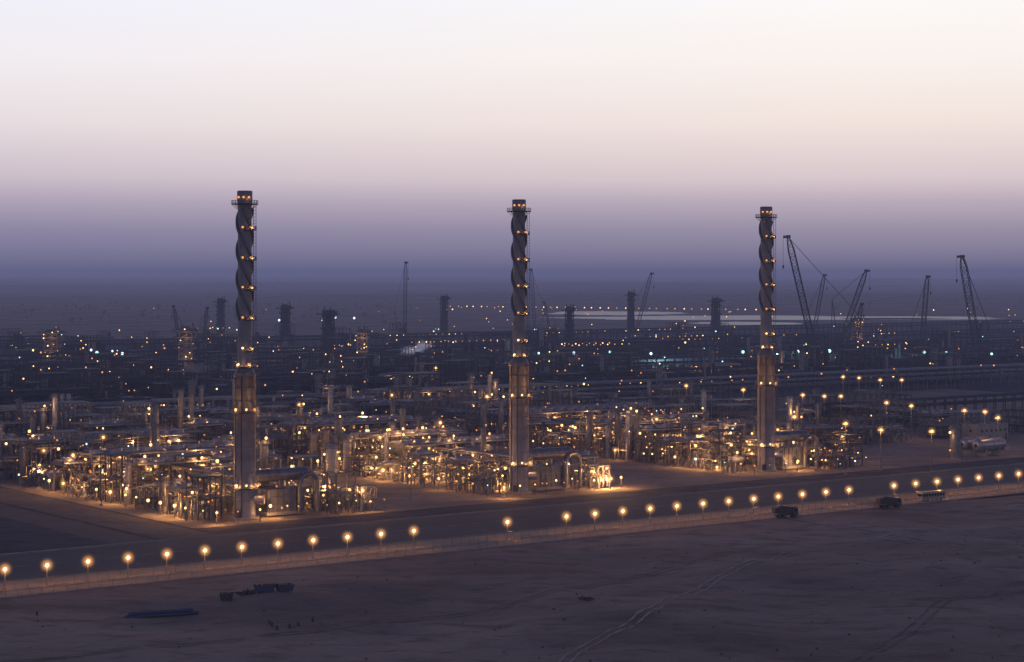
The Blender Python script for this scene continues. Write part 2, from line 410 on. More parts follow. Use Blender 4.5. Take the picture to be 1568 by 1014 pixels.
def arch_duct(b,u,v,LP):
    b.box(u+13,v,5.0,13,7,7,STEEL); b.box(u+13,v,1,14,8,1.0,CONC)
    for i in range(6): b.box(u+7.5+i*2.2,v-3.6,5.0,.25,.25,7,PIPE)
    for z in(3.2,6.0): b.box(u+13,v-3.65,z,13,.3,.25,PIPE)
    b.vess((u+4,v,12.5),(u+22,v,12.5),2.0,PIPE,16); b.cyl((u+13,v,8.5),(u+13,v,11),1.6,PIPE,12)
    prev=None
    for i in range(9):
        a=math.pi*i/8; p=(u+20.5-3.2*math.cos(a),v-4.5,9.5+3.2*math.sin(a))
        if prev: b.cyl(prev,p,.8,PIPE,12,caps=False)
        prev=p
    b.cyl((u+17.3,v-4.5,1),(u+17.3,v-4.5,9.5),.8,PIPE,12); b.cyl((u+23.7,v-4.5,0.5),(u+23.7,v-4.5,9.5),.8,PIPE,12)
    for s in(6,12,19,25): LP.append((u+s,v-6,ru(3,4)))
    LP.append((u+9,v-4.6,9.5)); LP.append((u+16,v-6,9.8))

def fill(b,u0,u1,v0,v1,LP,cell=13,lamp=.55,hs=1.0,skip=None,dens=.95):
    u=u0
    while u<u1-6:
        v=v0
        while v<v1-6:
            su=min(cell-2,u1-u);sv=cell-2.5
            if (skip and skip(u,v)) or R()>dens: v+=cell; continue
            t=R()
            if t<.32: frame(b,u,v,su,sv*.8,ru(8,16)*hs,random.choice((2,3,4)),lamp,STEEL if R()<.6 else DARK,LP); pipes(b,u,v,su,sv,LP); (hvessel(b,u+1,v+sv/2,su-2,ru(.8,1.3),ru(3,4),[]) if R()<.6 else None)
            elif t<.44:
                for k in range(random.choice((1,2))): hvessel(b,u+1,v+2+k*4.5,su-3,ru(1,1.8),ru(3,6),LP)
                pipes(b,u,v,su,sv,LP)
            elif t<.60:
                for k in range(random.choice((1,2))): vvessel(b,u+2.5+5*k,v+4,ru(8,20)*hs,ru(.8,1.7),LP)
                pipes(b,u,v,su,sv,LP)
            elif t<.72: finfan(b,u,v,su,sv*.85,ru(8,11)*hs,LP); pipes(b,u,v,su,sv,LP)
            elif t<.80: shelter(b,u,v,su,sv*.8,ru(6,9)*hs,LP)
            else: pipes(b,u,v,su,sv,LP); pipes(b,u,v,su,sv,LP); frame(b,u+1,v+1,5,5,ru(4,8),2,lamp,STEEL,LP)
            v+=cell
        u+=cell
def finish(name,b,LP,nlight,en,bulb=.36,warm=(1,.47,.14),nh=0):
    e=empty(name,rot=TH); b.obj('steelwork_vessels_and_pipes',e)
    l=MB()
    for i,(u,v,z) in enumerate(LP):
        big=(i%4==0)
        cm=WARM if (big or R()<.3) else WARM2
        if R()<.05: cm=BLUE
        l.ball(u,v,z,bulb*(ru(1.0,1.6) if big else ru(.5,1.0)),cm); l.box(u,v,z+bulb*1.5,bulb*1.6,bulb*1.6,.15,DARK)
        if big and i//4<nlight: plight(e,(u-.5,v-1.5,z),round(en*ru(.4,1.7)/200)*200,warm,.3)
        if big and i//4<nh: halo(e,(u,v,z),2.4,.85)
    if LP: l.obj('floodlights',e)
    return e
for (cu,cv,wid) in((300,534,44),(410.2,540.4,38),(529,542.8,44)):
    b=MB(); LP=[]
    uL=cu-14; uR=cu+wid
    fill(b,uL,cu-6,cv+3,cv+130,LP,12)
    arch_duct(b,cu+1,cv+2,LP)
    fill(b,cu+28,uR,cv-8,cv+8,LP,9)
    fill(b,cu-2,uR,cv+10,cv+120,LP,11.5)
    fill(b,uL,uR+36,cv+122,cv+200,LP,13,lamp=.35,hs=1.1)
    fill(b,uL,uR+46,cv+205,cv+310,LP,15,lamp=.15,dens=.94,hs=1.25)
    rack_v(b,cu+12,cv+14,cv+300,7,10,3,8,6)
    finfan(b,cu-4,cv+64,wid+10,11,11.5,LP); finfan(b,cu-4,cv+98,wid+14,11,12,LP); finfan(b,cu,cv+150,60,12,13,LP)
    FR=[p for p in LP if p[1]<cv+130]; BK=[p for p in LP if p[1]>=cv+130]
    FR=random.sample(FR,min(len(FR),240)); BK=random.sample(BK,min(len(BK),85))
    LP=FR+BK
    for k in range(16):
        v=cv-4+k*9+ru(-2,2); u=uL-2.0+ru(-1,.5); b.bar((u,v,0),(u,v,3.8),.14,STEEL); LP.append((u,v,4))
    for k in range(9):
        u=uL+k*(uR-uL)/8+ru(-1,1); v=cv-10+ru(-1.5,1.5); b.bar((u,v,0),(u,v,3.5),.14,STEEL); LP.append((u,v,3.7))
    random.shuffle(LP); print('lamps',len(LP))
    finish('process_unit',b,LP,75,1650,nh=12)
b=MB();LP=[]; fill(b,600,760,600,840,LP,19,lamp=.12,dens=.7); rack_u(b,585,900,700,8,9,2,8,6,m=DARK); random.shuffle(LP)
finish('storage_and_utility_unit',b,LP[:30],7,1200)
b=MB();LP=[]; fill(b,120,236,640,850,LP,15,lamp=.4,dens=.8); random.shuffle(LP); finish('utility_unit',b,LP[:50],10,1200)

def prack(u0,u1,v,w,h,lv,npipe,lampstep=16,n=6,m=STEEL):
    b=MB(); rack_u(b,u0,u1,v,w,h,lv,9,npipe,m,n)
    u=u0
    while u<u1:
        if R()<.4: b.ball(u+ru(0,6),v-w/2-.8,h+ru(-1,1.6),ru(.35,.6),random.choice((WARM,WARM2,WARM2)))
        u+=lampstep
    return b.obj('pipe_rack',rot=TH)
prack(180,1100,865,11,13,3,9)
b=MB()
for(a,c)in((355,400),(435,478),(585,670)):
    b.box((a+c)/2,858,14.2,c-a,12,1.2,CONC)
    u=a+3
    while u<c: b.box(u,852.6,6.8,1.6,1.2,13.5,CONC); b.box(u,863.4,6.8,1.6,1.2,13.5,CONC); u+=8
b.obj('concrete_pipe_bridge',rot=TH)
prack(200,1300,985,9,11,2,6,30,m=DARK); prack(250,1400,1105,9,12,2,6,40,m=DARK); prack(300,1500,1250,9,13,2,5,40,m=DARK)
prack(400,1800,1420,10,13,2,5,60,m=DARK); prack(400,2100,1640,10,14,2,5,60,m=DARK)

# far plant
far=empty('distant_process_plant',rot=TH); b=MB(); L=MB()
for i in range(760):
    y=ru(900,2150)
    if R()<.45: y=ru(900,1400)
    x=ru(-.285,.285)*y; u,v=UV(x,y); v=round(v/22)*22
    if v<885: continue
    t=R(); dm=DARK if R()<.85 else STEEL
    if t<.25:
        Ln=ru(25,80); h=ru(6,14)
        rack_u(b,u-Ln/2,u+Ln/2,v,ru(6,10),h,2,10,4,dm,5)
    elif t<.38:
        rack_v(b,u,v-ru(10,40),v+ru(10,40),7,ru(7,11),2,10,4,dm,5)
    elif t<.74:
        h=ru(8,26); fl=[]; frame(b,u,v,ru(8,22),ru(8,14),h,random.choice((2,3,4)),.1,dm,fl)
        for p in fl: L.ball(*p,.45,WARM if R()<.4 else WARM2)
        for k in range(3): b.vess((u+3+4*k,v-3,2),(u+3+4*k,v-3,ru(5,h)),ru(.8,2.2),PIPE if R()<.4 else DARK,10)
    elif t<.83: b.vess((u,v,4),(u+ru(12,25),v,4),ru(1.5,3),CLAD if R()<.15 else PIPE,12)
    else:
        h=ru(5,12); b.box(u,v,h/2,ru(15,40),ru(10,20),h,CONC if R()<.12 else DARK); b.box(u,v,h+.4,12,9,.7,STEEL); b.box(u+3,v-2,h+2,3,3,3,DARK)
b.obj('pipework_and_frames',far)
for i in range(44):
    y=ru(900,1900); x=ru(-.27,.27)*y
    if x>.04*y and R()<.45: continue
    u,v=UV(x,y)
    if v<880: continue
    for k in range(random.randint(2,9)):
        L.ball(u+random.gauss(0,16),v+random.gauss(0,8),ru(4,14),.00040*y*ru(.5,1.3),WARM if R()<.4 else WARM2)
for i in range(18):
    y=ru(950,2200); x=ru(-.26,.20)*y; u,v=UV(x,y); z=ru(9,14)
    for k in range(random.randint(6,15)):
        if R()<.85: L.ball(u+k*8,v+ru(-.4,.4),z,.00034*y*ru(.6,1.1),WARM if R()<.4 else WARM2)
for x in(20,47,74,103,149,178,215,243,314,329,352,-310,-303,-323,-288):
    y=1500+ru(-40,40); u,v=UV(x,y); h=15+ru(-1,1); L.bar((u,v,0),(u,v,h),.4,DARK); L.ball(u,v,h,ru(.8,1.4),COOL if R()<.6 else BLUE)
for x in(30,110,200,300): u,v=UV(x,1500); plight(far,(u,v-2,15),7000,(.55,1,.85),.5)
for i in range(60):
    y=ru(1200,2400); x=ru(-.25,.27)*y; u,v=UV(x,y); L.ball(u,v,ru(6,14),.0004*y*ru(.5,1),BLUE if R()<.7 else COOL)
for (x,y) in((-230,2600),(-206,2600),(-238,2500),(-290,2480)):
    u,v=UV(x,y); L.ball(u,v,16,1.6,BLUE)
for i in range(60):
    y=ru(2300,3900); x=ru(-.05,.28)*y if R()<.85 else ru(-.27,.05)*y; u,v=UV(x,y); L.ball(u,v,8,.00032*y*ru(.5,1.1),WARM if R()<.4 else WARM2)
for k in range(40):
    u,v=UV(-120+k*15+ru(-4,4),3950-k*10); L.ball(u,v,9,1.15,WARM if R()<.5 else WARM2)
L.obj('area_lamps',far)
for i in range(18):
    y=ru(950,1500); x=ru(-.24,.2)*y; u,v=UV(x,y)
    if v>880: plight(far,(u,v,12),4000,(1,.5,.18),.5)

def mast(x,y,h=15,r=.5,en=1300):
    b=MB(); b.cyl((0,0,0),(0,0,h),.22,STEEL,8,r2=.12); b.box(0,0,h+.1,2.2,.3,.25,STEEL); b.box(0,0,.3,1,1,.6,CONC)
    for s in(-.8,0,.8): b.box(s,-.3,h+.55,.6,.6,.5,DARK)
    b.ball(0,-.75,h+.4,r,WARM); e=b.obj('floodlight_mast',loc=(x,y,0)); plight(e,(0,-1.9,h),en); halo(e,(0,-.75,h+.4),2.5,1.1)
for x,y in((92,1052),(118,1016),(142,973),(151,963),(159,963),(190,1143),(197,1131),(205,1109),(217,1109),(172,915),(179,893),(196,863),(203,855),(200,820),(132,788),(140,756),(158,750),(117,825),(-96,900),(-12,960),(-48,1250)): mast(x,y)
for x,y in((-132,640),(-33,650),(34,690),(124,740),(-160,690),(150,712)):
    b=MB(); b.cyl((0,0,0),(0,0,14),.16,STEEL,8,r2=.09); b.box(0,0,14.1,1.4,.25,.2,STEEL); b.box(0,0,.3,.8,.8,.6,CONC); b.obj('lightning_mast',loc=(x,y,0))

def tower(x,y,h,w=10,lit=0,m=DARK):
    e=empty('heater_tower',(x,y,0)); b=MB()
    b.rev(0,0,[(w*.36,0),(w*.36,h*.55),(w*.28,h*.62),(w*.28,h*.97),(w*.2,h)],m,14)
    for s in(-1,1):
        for t in(-1,1): b.bar((s*w*.42,t*w*.42,0),(s*w*.36,t*w*.36,h*.9),.8,m)
    z=0
    while z<h*.88:
        z2=z+h*.11
        for s in(-1,1):
            b.bar((-w*.41,s*w*.41,z),(w*.41,s*w*.41,z2),.4,m); b.bar((s*w*.41,-w*.41,z2),(s*w*.41,w*.41,z),.4,m)
            b.bar((-w*.42,s*w*.42,z2),(w*.42,s*w*.42,z2),.45,m); b.bar((s*w*.42,-w*.42,z2),(s*w*.42,w*.42,z2),.45,m)
        z=z2
    for z,ww in((h*.9,1.6),(h*.78,1.1),(h*.55,1.05),(h*.3,1.05)):
        b.box(0,0,z,w*ww,w*ww*.8,.7,m); b.box(0,0,z+1.5,w*ww,.2,.2,m)
        for s in(-.5,.5): b.box(s*w*ww,0,z+.9,.2,w*ww*.8,1.4,m)
    b.box(w*.1,0,h*.94,w*1.05,w*.5,h*.07,m)
    for s in(-.3,.15,.4): b.cyl((w*s,0,h*.9),(w*s,0,h*ru(1.0,1.08)),.6,m,8)
    if lit:
        for i in range(11): b.ball(ru(-.6,.6)*w,-w*.5,h*ru(.1,.95),ru(.35,.6),WARM if R()<.4 else WARM2)
        for z in(.35,.8): plight(e,(0,-w*.9,h*z),1200,(1,.45,.15))
    b.obj('tower_frame',e)
for bx,bb,h,w in((338,97,45,10),(437,110,42,11),(503,122,40,13),(680,90,46,11),(872,116,42,10),(966,90,51,10),(1096,95,45,12)):
    tower((bx-784)*75/bb,228667/bb,h,w)
tower(-366,1585,30,13,1,STEEL); tower(-237,1450,36,12,1,STEEL); tower(-117,1560,31,10,1,STEEL); tower(355,2041,29,8,1,STEEL)

def crane(x,y,h,dx,w=2.6,mastd=None,hook=0):
    e=empty('crawler_crane',(x,y,0)); b=MB()
    for s in(-1,1):
        b.box(0,s*3.2,.9,10,1.4,1.6,DARK); b.cyl((-5,s*3.2-.7,.9),(-5,s*3.2+.7,.9),.8,DARK,10); b.cyl((5,s*3.2-.7,.9),(5,s*3.2+.7,.9),.8,DARK,10)
    b.cyl((0,0,1.5),(0,0,2.3),1.8,DARK,14); sg=-1 if dx<0 else 1
    b.box(-sg*1.5,0,3.6,9,4,2.6,DARK); b.box(sg*3.4,-2.4,3.8,2.2,1.6,2.6,STEEL); b.box(-sg*6.5,0,3.4,2.6,6,3.2,STEEL)
    p=Vector((sg*2.5,0,3)); q=Vector((dx,0,h)); d=(q-p); Ln=d.length; d.normalize(); sd=Vector((0,1,0)); up=d.cross(sd).normalized()
    N=int(Ln/(w*1.15)); pr=None
    for i in range(N+1):
        t=i/N; ww=w*min(1,.35+t*7,.35+(1-t)*7)*.5; c=p+(q-p)*t
        k=[c+sd*(a*ww)+up*(bb*ww) for a,bb in((-1,-1),(1,-1),(1,1),(-1,1))]
        if pr:
            for j in range(4):
                b.bar(pr[j],k[j],.55,DARK)
                b.bar(pr[j],k[(j+1)%4],.32,DARK) if i%2 else b.bar(pr[(j+1)%4],k[j],.32,DARK)
        for j in range(4): b.bar(k[j],k[(j+1)%4],.25,DARK)
        pr=k
    b.box(q.x,0,q.z+.4,w*.8,w*.7,2.2,DARK); b.box(q.x+sg*w*.5,0,q.z-.2,w*.6,w*.5,1.4,DARK); b.cyl((q.x+sg*w*.7,-.5,q.z+.6),(q.x+sg*w*.7,.5,q.z+.6),.8,DARK,10)
    ms=Vector((-sg*h*.13,0,h*.30)) if mastd is None else Vector(mastd)
    for s in(-1,1):
        b.bar((0,s*1.2,4),ms+Vector((0,s*.5,0)),.6,DARK); b.bar(ms+Vector((0,s*.5,0)),q+Vector((0,s*.6,0)),.28,DARK); b.bar(ms+Vector((0,s*.5,0)),(-sg*6.5,s*1.5,4.5),.35,DARK)
    hx=q.x+sg*w*.85; hl=hook or h*.22
    b.bar((hx,.3,q.z),(hx,.3,q.z-hl),.2,DARK); b.box(hx,0,q.z-hl-1,1.3,.9,2.2,DARK); b.cyl((hx,0,q.z-hl-2),(hx,0,q.z-hl-3.4),.4,DARK,8,r2=.15)
    b.obj('boom_mast_and_carrier',e)
def cr(px,bb,h,lat,**k):
    crane((px-784)*75/bb,228667/bb,h,lat,**k)
cr(1256,142,104,-26,w=4.6,mastd=(30,0,42)); cr(1283,112,77,29,w=4.4,mastd=(-6,0,48)); cr(1244,90,72,15,w=4,mastd=(-8,0,20))
cr(1408,112,71,8,w=4); cr(1503,132,89,-17,w=5.4,mastd=(6,0,30)); cr(972,90,74,21,w=3.8); cr(617,90,88,3.5,w=3.8)
cr(822,90,79,-7,w=3.8); cr(845,92,38,-9,w=2.4); cr(278,110,40,-8,w=2.4); cr(308,110,38,6,w=2.4); cr(1306,120,45,8,w=2.8)

b=MB(); b.box(0,0,4,100,16,8,palmat(mat('pale_blue_cladding',(.30,.36,.42),.5,.2,.12,.1)))
PB=len(PAL)-1
b.add([(-51,-9,8),(51,-9,8),(51,9,8),(-51,9,8),(-51,0,10.5),(51,0,10.5)],[(0,1,5,4),(2,3,4,5),(0,4,3),(1,2,5)],PB)
for i in range(12): b.box(-46+i*8.3,-8.1,3,4,.2,5,DARK)
b.obj('warehouse',loc=(140,1515,0),rot=.12)
def bldg(x,y,L,Wd,H,name='utility_building',rot=TH):
    b=MB(); b.box(0,0,H/2,L,Wd,H,CONC); b.box(0,0,H+.3,L+.4,Wd+.4,.6,CONC)
    for i in range(int(L/3.2)): b.box(-L/2+2+i*3.2,-Wd/2-.03,H*.62,1.3,.1,1.1,DARK)
    b.box(-L/2-.03,0,H*.6,.1,1.3,1.1,DARK)
    b.box(L/2-1.5,-Wd/2-.05,1.1,1.1,.14,2.2,DARK); b.box(1,0,H+1.1,2.2,1.6,1.1,STEEL); b.box(-L*.3,1,H+1,1.6,1.6,.9,STEEL)
    b.obj(name,loc=(x,y,0),rot=rot)
bldg(-189,724,14,9,6); bldg(215,905,20,10,6)
def tankv(x,y,r,h):
    b=MB(); b.vess((0,0,1),(0,0,h),r,PIPE,18); b.rev(0,0,[(r*1.1,0),(r*1.1,1)],CONC,16); b.rev(0,0,[(r,h-.6),(r+.9,h-.6),(r+.9,h-.4),(r,h-.4)],STEEL,16,False)
    b.bar((r+.4,-.3,0),(r+.4,-.3,h+.6),.1,STEEL); b.bar((r+.4,.3,0),(r+.4,.3,h+.6),.1,STEEL)
    b.ball(-r-.3,-r,h*.85,.5,WARM); b.ball(-r-.3,-r,h*.3,.4,WARM2); e=b.obj('storage_vessel',loc=(x,y,0)); plight(e,(-r-2,-r-2,h*.7),500)
tankv(178,800,2.2,13)
b=MB();LP=[]; hvessel(b,0,0,14,2.8,4.6,LP); hvessel(b,2,9,14,2.6,4.6,LP); b.obj('horizontal_storage_tank',loc=(190,812,0),rot=TH)
for k,(px,py) in enumerate(((85,668),(95,668),(105,668))):
    bb=250; X=(px-784)*75/bb; b=MB(); b.vess((0,0,1),(0,0,19),1.1,CLAD,14); b.rev(0,0,[(1.3,0),(1.3,1.2)],CONC,12); b.rev(0,0,[(1.1,17),(1.9,17),(1.9,17.2),(1.1,17.2)],STEEL,12,False); b.obj('vertical_vessel',loc=(X,228667/bb,0))
for X,Y in((-54,1040),(-60,1043),(-104,1070),(-98,1075),(85,1150)):
    b=MB(); b.vess((0,0,1),(0,0,20),1.8,PIPE,14); b.rev(0,0,[(2,0),(2,1.2)],CONC,12); b.rev(0,0,[(1.8,18),(2.8,18),(2.8,18.2),(1.8,18.2)],STEEL,12,False); b.obj('vertical_vessel',loc=(X,Y,0))

# ---------------------------------------------------------------- street lamps + fence
lm=MB(); lm.cyl((0,0,0),(0,0,4.8),.11,STEEL,8,r2=.07); lm.box(0,0,.2,.5,.5,.4,CONC); lm.bar((-.5,0,4.8),(.5,0,4.8),.1,STEEL)
for s in(-.5,.5): lm.box(s,0,5.2,.45,.5,.12,DARK)
lm.box(0,0,5.42,1.2,.5,.12,DARK); lm.ball(0,-.1,4.95,.46,STREET,10)
base=None
for i in range(36):
    u=187.6+i*10.61
    if i in(12,13,15,28): continue
    x,y=W(u,448.3)
    if base is None: o=lm.obj('street_lamp'); base=o.data
    else: o=bpy.data.objects.new('street_lamp',base); COL.objects.link(o)
    o.location=(x,y,0); o.rotation_euler[2]=TH+ru(-.1,.1)
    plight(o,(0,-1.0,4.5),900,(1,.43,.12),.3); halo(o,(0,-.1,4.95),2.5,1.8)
M_MESH=bpy.data.materials.new('chain_link_mesh'); M_MESH.use_nodes=True; nt=M_MESH.node_tree
tr=nt.nodes.new('ShaderNodeBsdfTransparent'); mx=nt.nodes.new('ShaderNodeMixShader'); mx.inputs[0].default_value=.35
pb=nt.nodes['Principled BSDF']; pb.inputs['Base Color'].default_value=(.35,.33,.3,1); pb.inputs['Metallic'].default_value=.2
nt.links.new(tr.outputs[0],mx.inputs[1]); nt.links.new(pb.outputs[0],mx.inputs[2]); nt.links.new(mx.outputs[0],nt.nodes['Material Output'].inputs['Surface'])
MM=palmat(M_MESH)
def fence(name,v,u0,u1,h):
    b=MB(); u=u0
    while u<u1: b.cyl((u,v,0),(u,v,h),.06,STEEL,5,caps=False); b.bar((u,v,h),(u,v-.4,h+.4),.06,STEEL); u+=3
    for z in(.15,h): b.bar((u0,v,z),(u1,v,z),.07,STEEL)
    b.bar((u0,v-.35,h+.35),(u1,v-.35,h+.35),.05,STEEL)
    b.add([(u0,v,.1),(u1,v,.1),(u1,v,h),(u0,v,h)],[(0,1,2,3)],MM); b.box((u0+u1)/2,v,.15,u1-u0,.3,.3,CONC); b.obj(name,rot=TH)
fence('chain_link_fence',445.5,60,900,2.4); fence('chain_link_fence',437,60,900,2.0)

# ---------------------------------------------------------------- vehicles
M_TRUCK=palmat(mat('dark_truck_paint',(.06,.05,.05),.5,.2,.15,1)); M_CREAM=palmat(mat('cream_paint',(.32,.26,.18),.4,.1,.08,1))
M_GLASS=palmat(mat('window_glass',(.02,.02,.03),.1,0,.1,1)); M_TYRE=palmat(mat('tyre_rubber',(.02,.02,.02),.9,0,.1,2)); M_BLUEP=palmat(mat('blue_paint',(.035,.05,.12),.6,.1,.15,1)); M_RED=palmat(mat('red_paint',(.20,.045,.04),.5,.1,.15,1))
def wheels(b,xs,hw,r=.55):
    for x in xs:
        for s in(-1,1):
            b.cyl((x,s*hw-s*.4,r),(x,s*hw,r),r,M_TYRE,16); b.cyl((x,s*hw,r),(x,s*hw+s*.02,r),r*.5,STEEL,10)
def truck(x,y,rot):
    b=MB(); wheels(b,(2.6,-1.0,-2.4),1.25); b.box(0,0,.95,7.4,.9,.35,DARK)
    b.box(2.75,0,2.05,1.9,2.4,1.9,M_TRUCK); b.box(2.65,0,3.15,1.5,2.2,.4,M_TRUCK); b.box(3.72,0,2.4,.05,2.1,.8,M_GLASS)
    for s in(-1,1): b.box(2.9,s*1.21,2.4,1.1,.04,.7,M_GLASS)
    vs=[(-3.9,-1.25,1.5),(1.4,-1.25,1.3),(1.4,1.25,1.3),(-3.9,1.25,1.5),(-4.2,-1.4,3.1),(1.6,-1.4,3.3),(1.6,1.4,3.3),(-4.2,1.4,3.1)]
    b.add(vs,[(3,2,1,0),(0,1,5,4),(1,2,6,5),(2,3,7,6),(3,0,4,7)],M_TRUCK)
    b.add([(-4,-1.3,2.9),(1.5,-1.3,3.0),(1.5,1.3,3.0),(-4,1.3,2.9),(-1.2,0,3.8)],[(0,1,4),(1,2,4),(2,3,4),(3,0,4)],M_TRUCK)
    for i in range(5): b.box(-3.5+i*1.15,-1.4,2.3,.14,.14,1.6,M_TRUCK)
    b.box(3.75,0,1.0,.15,2.3,.4,DARK)
    b.obj('dump_truck',loc=(x,y,gh(x,y)),rot=rot)
truck(83.8,609.8,TH-.35); truck(120.4,635,TH-.3)
def bus(x,y,rot):
    b=MB(); wheels(b,(3.2,-2.6),1.25,.5); b.box(0,0,1.15,10.2,2.5,1.1,M_CREAM); b.box(0,0,2.15,10.1,2.42,.9,M_GLASS); b.box(0,0,2.85,10.2,2.5,.5,M_CREAM); b.box(0,0,3.15,9.6,2.1,.12,M_CREAM)
    for i in range(9): b.box(-4.9+i*1.22,0,2.15,.16,2.5,.9,M_CREAM)
    b.box(5.12,0,1.2,.1,2.2,.3,DARK)
    for s in(-.9,.9): b.ball(5.2,s,1.0,.2,WARM)
    e=b.obj('bus',loc=(x,y,gh(x,y)),rot=rot); plight(e,(6.5,0,1.2),120,(1,.7,.3),.2)
bus(138,655,TH-.1)

# ---------------------------------------------------------------- foreground items
b=MB()
for i,(dy,z) in enumerate(((-.9,.35),(-.2,.35),(.5,.35),(-.55,.95),(.15,.95))): b.cyl((-8.3+.3*i,dy,z),(8.2-.4*i,dy,z),.34,M_BLUEP,12)
for x in(-6,-2,2,6): b.box(x,0,.05,.3,2.6,.16,DARK)
b.obj('steel_pipe_stack',loc=(-77.5,439.7,gh(-77.5,439.7)+.05),rot=.42)
def skip(x,y,L,m,rot):
    b=MB(); w=1.1;h=1.6
    vs=[(-L*.4,-w,.15),(L*.4,-w,.15),(L*.4,w,.15),(-L*.4,w,.15),(-L*.5,-w*1.1,h),(L*.5,-w*1.1,h),(L*.5,w*1.1,h),(-L*.5,w*1.1,h)]
    b.add(vs,[(3,2,1,0),(0,1,5,4),(1,2,6,5),(2,3,7,6),(3,0,4,7)],m)
    b.bar(vs[4],vs[5],.14,DARK); b.bar(vs[6],vs[7],.14,DARK)
    for k in range(4): b.bar((-L*.35+k*L*.23,-w*1.02,.2),(-L*.38+k*L*.25,-w*1.12,h),.12,DARK)
    for k in range(12): b.box(ru(-.4,.4)*L,ru(-.8,.8),h*ru(.7,1.0),ru(.5,1.4),ru(.2,.6),ru(.2,.6),random.choice((DARK,M_RED,DARK,M_TRUCK)),ru(0,3))
    b.obj('skip_container',loc=(x,y,gh(x,y)),rot=rot)
skip(-57.5,462.5,5,M_BLUEP,.2); skip(-53,464,4,M_BLUEP,.5); skip(-65.3,455.5,3.2,DARK,.1)
def debris(x,y,n,s):
    b=MB()
    for k in range(n): b.box(ru(-s,s),ru(-s,s)*.6,ru(.2,.9),ru(.4,2.2),ru(.3,1),ru(.2,.9),random.choice((DARK,DARK,M_RED,M_TRUCK)),ru(0,3))
    for k in range(4): b.cyl((ru(-s,s),ru(-1,1),.2),(ru(-s,s),ru(-1,1),ru(.3,1.6)),.12,DARK,6)
    b.obj('scrap_pile',loc=(x,y,gh(x,y)),rot=.3)
debris(-61,461,26,2.5); debris(16.7,451,10,1.1)
for x,y in((-51,423),(-47,421),(-45.5,424),(-52,427),(-43,430),(-49.5,419.5),(-104,436),(-120,428)):
    b=MB(); b.rev(0,0,[(.02,0),(.3,0),(.3,.28),(.32,.3),(.3,.32),(.3,.6),(.32,.62),(.3,.64),(.3,.9),(.27,.88),(.02,.88)],M_TRUCK,14); b.obj('oil_drum',loc=(x,y,gh(x,y)),rot=0)
M_SH=palmat(mat('desert_scrub_leaf',(.07,.07,.05),.9,0,.3,2)); b=MB()
for i in range(150):
    y=ru(375,560); x=ru(-.27,.27)*y
    if UV(x,y)[1]>432: continue
    s=ru(.12,.36); g=gh(x,y)
    for k in range(26):
        a=ru(0,6.3); r=s*ru(.3,1.2); px_,py_,pz=x+math.cos(a)*r,y+math.sin(a)*r,g+s*ru(.1,1.1)
        b.add([(x+ru(-.1,.1),y,g),(px_,py_,pz),(px_+ru(-.2,.2)*s*2,py_+ru(-.2,.2),pz+.25*s)],[(0,1,2)],M_SH)
b.obj('desert_scrub')
b=MB()
for i in range(210):
    if R()<.6: y=ru(2900,4600); x=ru(-.28,-.06)*y
    else: y=ru(3900,5600); x=ru(-.1,.28)*y
    h=ru(4,9)*(1.5 if R()<.1 else 1); g=gh(x,y); b.cyl((x,y,g),(x,y,g+h*.5),.4,DARK,5,r2=.2)
    for k in range(5): b.cyl((x,y,g+h*.35),(x+ru(-.4,.4)*h,y,g+h*.7),.15,DARK,4)
    for k in range(60):
        a=Vector((ru(-1,1),ru(-1,1),ru(-1,1)))
        if a.length>1: continue
        c=Vector((x+a.x*h*.55,y+a.y*h*.55,g+h*.72+a.z*h*.33)); d=h*.13
        b.add([tuple(c+Vector((ru(-d,d),ru(-d,d),ru(-d,d)))) for _ in range(3)],[(0,1,2)],M_SH)
b.obj('distant_trees')
# ---------------------------------------------------------------- water ponds
M_W=bpy.data.materials.new('pond_water'); M_W.use_nodes=True; nt=M_W.node_tree; pb=nt.nodes['Principled BSDF']
pb.inputs['Base Color'].default_value=(.02,.025,.03,1); pb.inputs['Roughness'].default_value=.28; pb.inputs['IOR'].default_value=1.4
n=nt.nodes.new('ShaderNodeTexNoise'); n.inputs['Scale'].default_value=.3; bp=nt.nodes.new('ShaderNodeBump'); bp.inputs['Distance'].default_value=.15
nt.links.new(n.outputs['Fac'],bp.inputs['Height']); nt.links.new(bp.outputs['Normal'],pb.inputs['Normal'])
WM=palmat(M_W)
def pond(cx,cy,rx,ry,seed):
    b=MB(); N=90; vs=[(cx,cy,.25)]
    for i in range(N):
        a=2*math.pi*i/N; k=1+.35*noise.noise(Vector((math.cos(a)*1.6,math.sin(a)*1.6,seed)))+.2*noise.noise(Vector((math.cos(a)*5,math.sin(a)*5,seed)))
        vs.append((cx+rx*k*math.cos(a),cy+ry*k*math.sin(a),.25))
    b.add(vs,[(0,i+1,(i+1)%N+1) for i in range(N)],WM); b.obj('pond')
pond(440,3330,320,150,2.3); pond(190,3700,130,170,5.1); pond(345,2950,75,90,9.4); pond(660,3250,130,60,11.2)
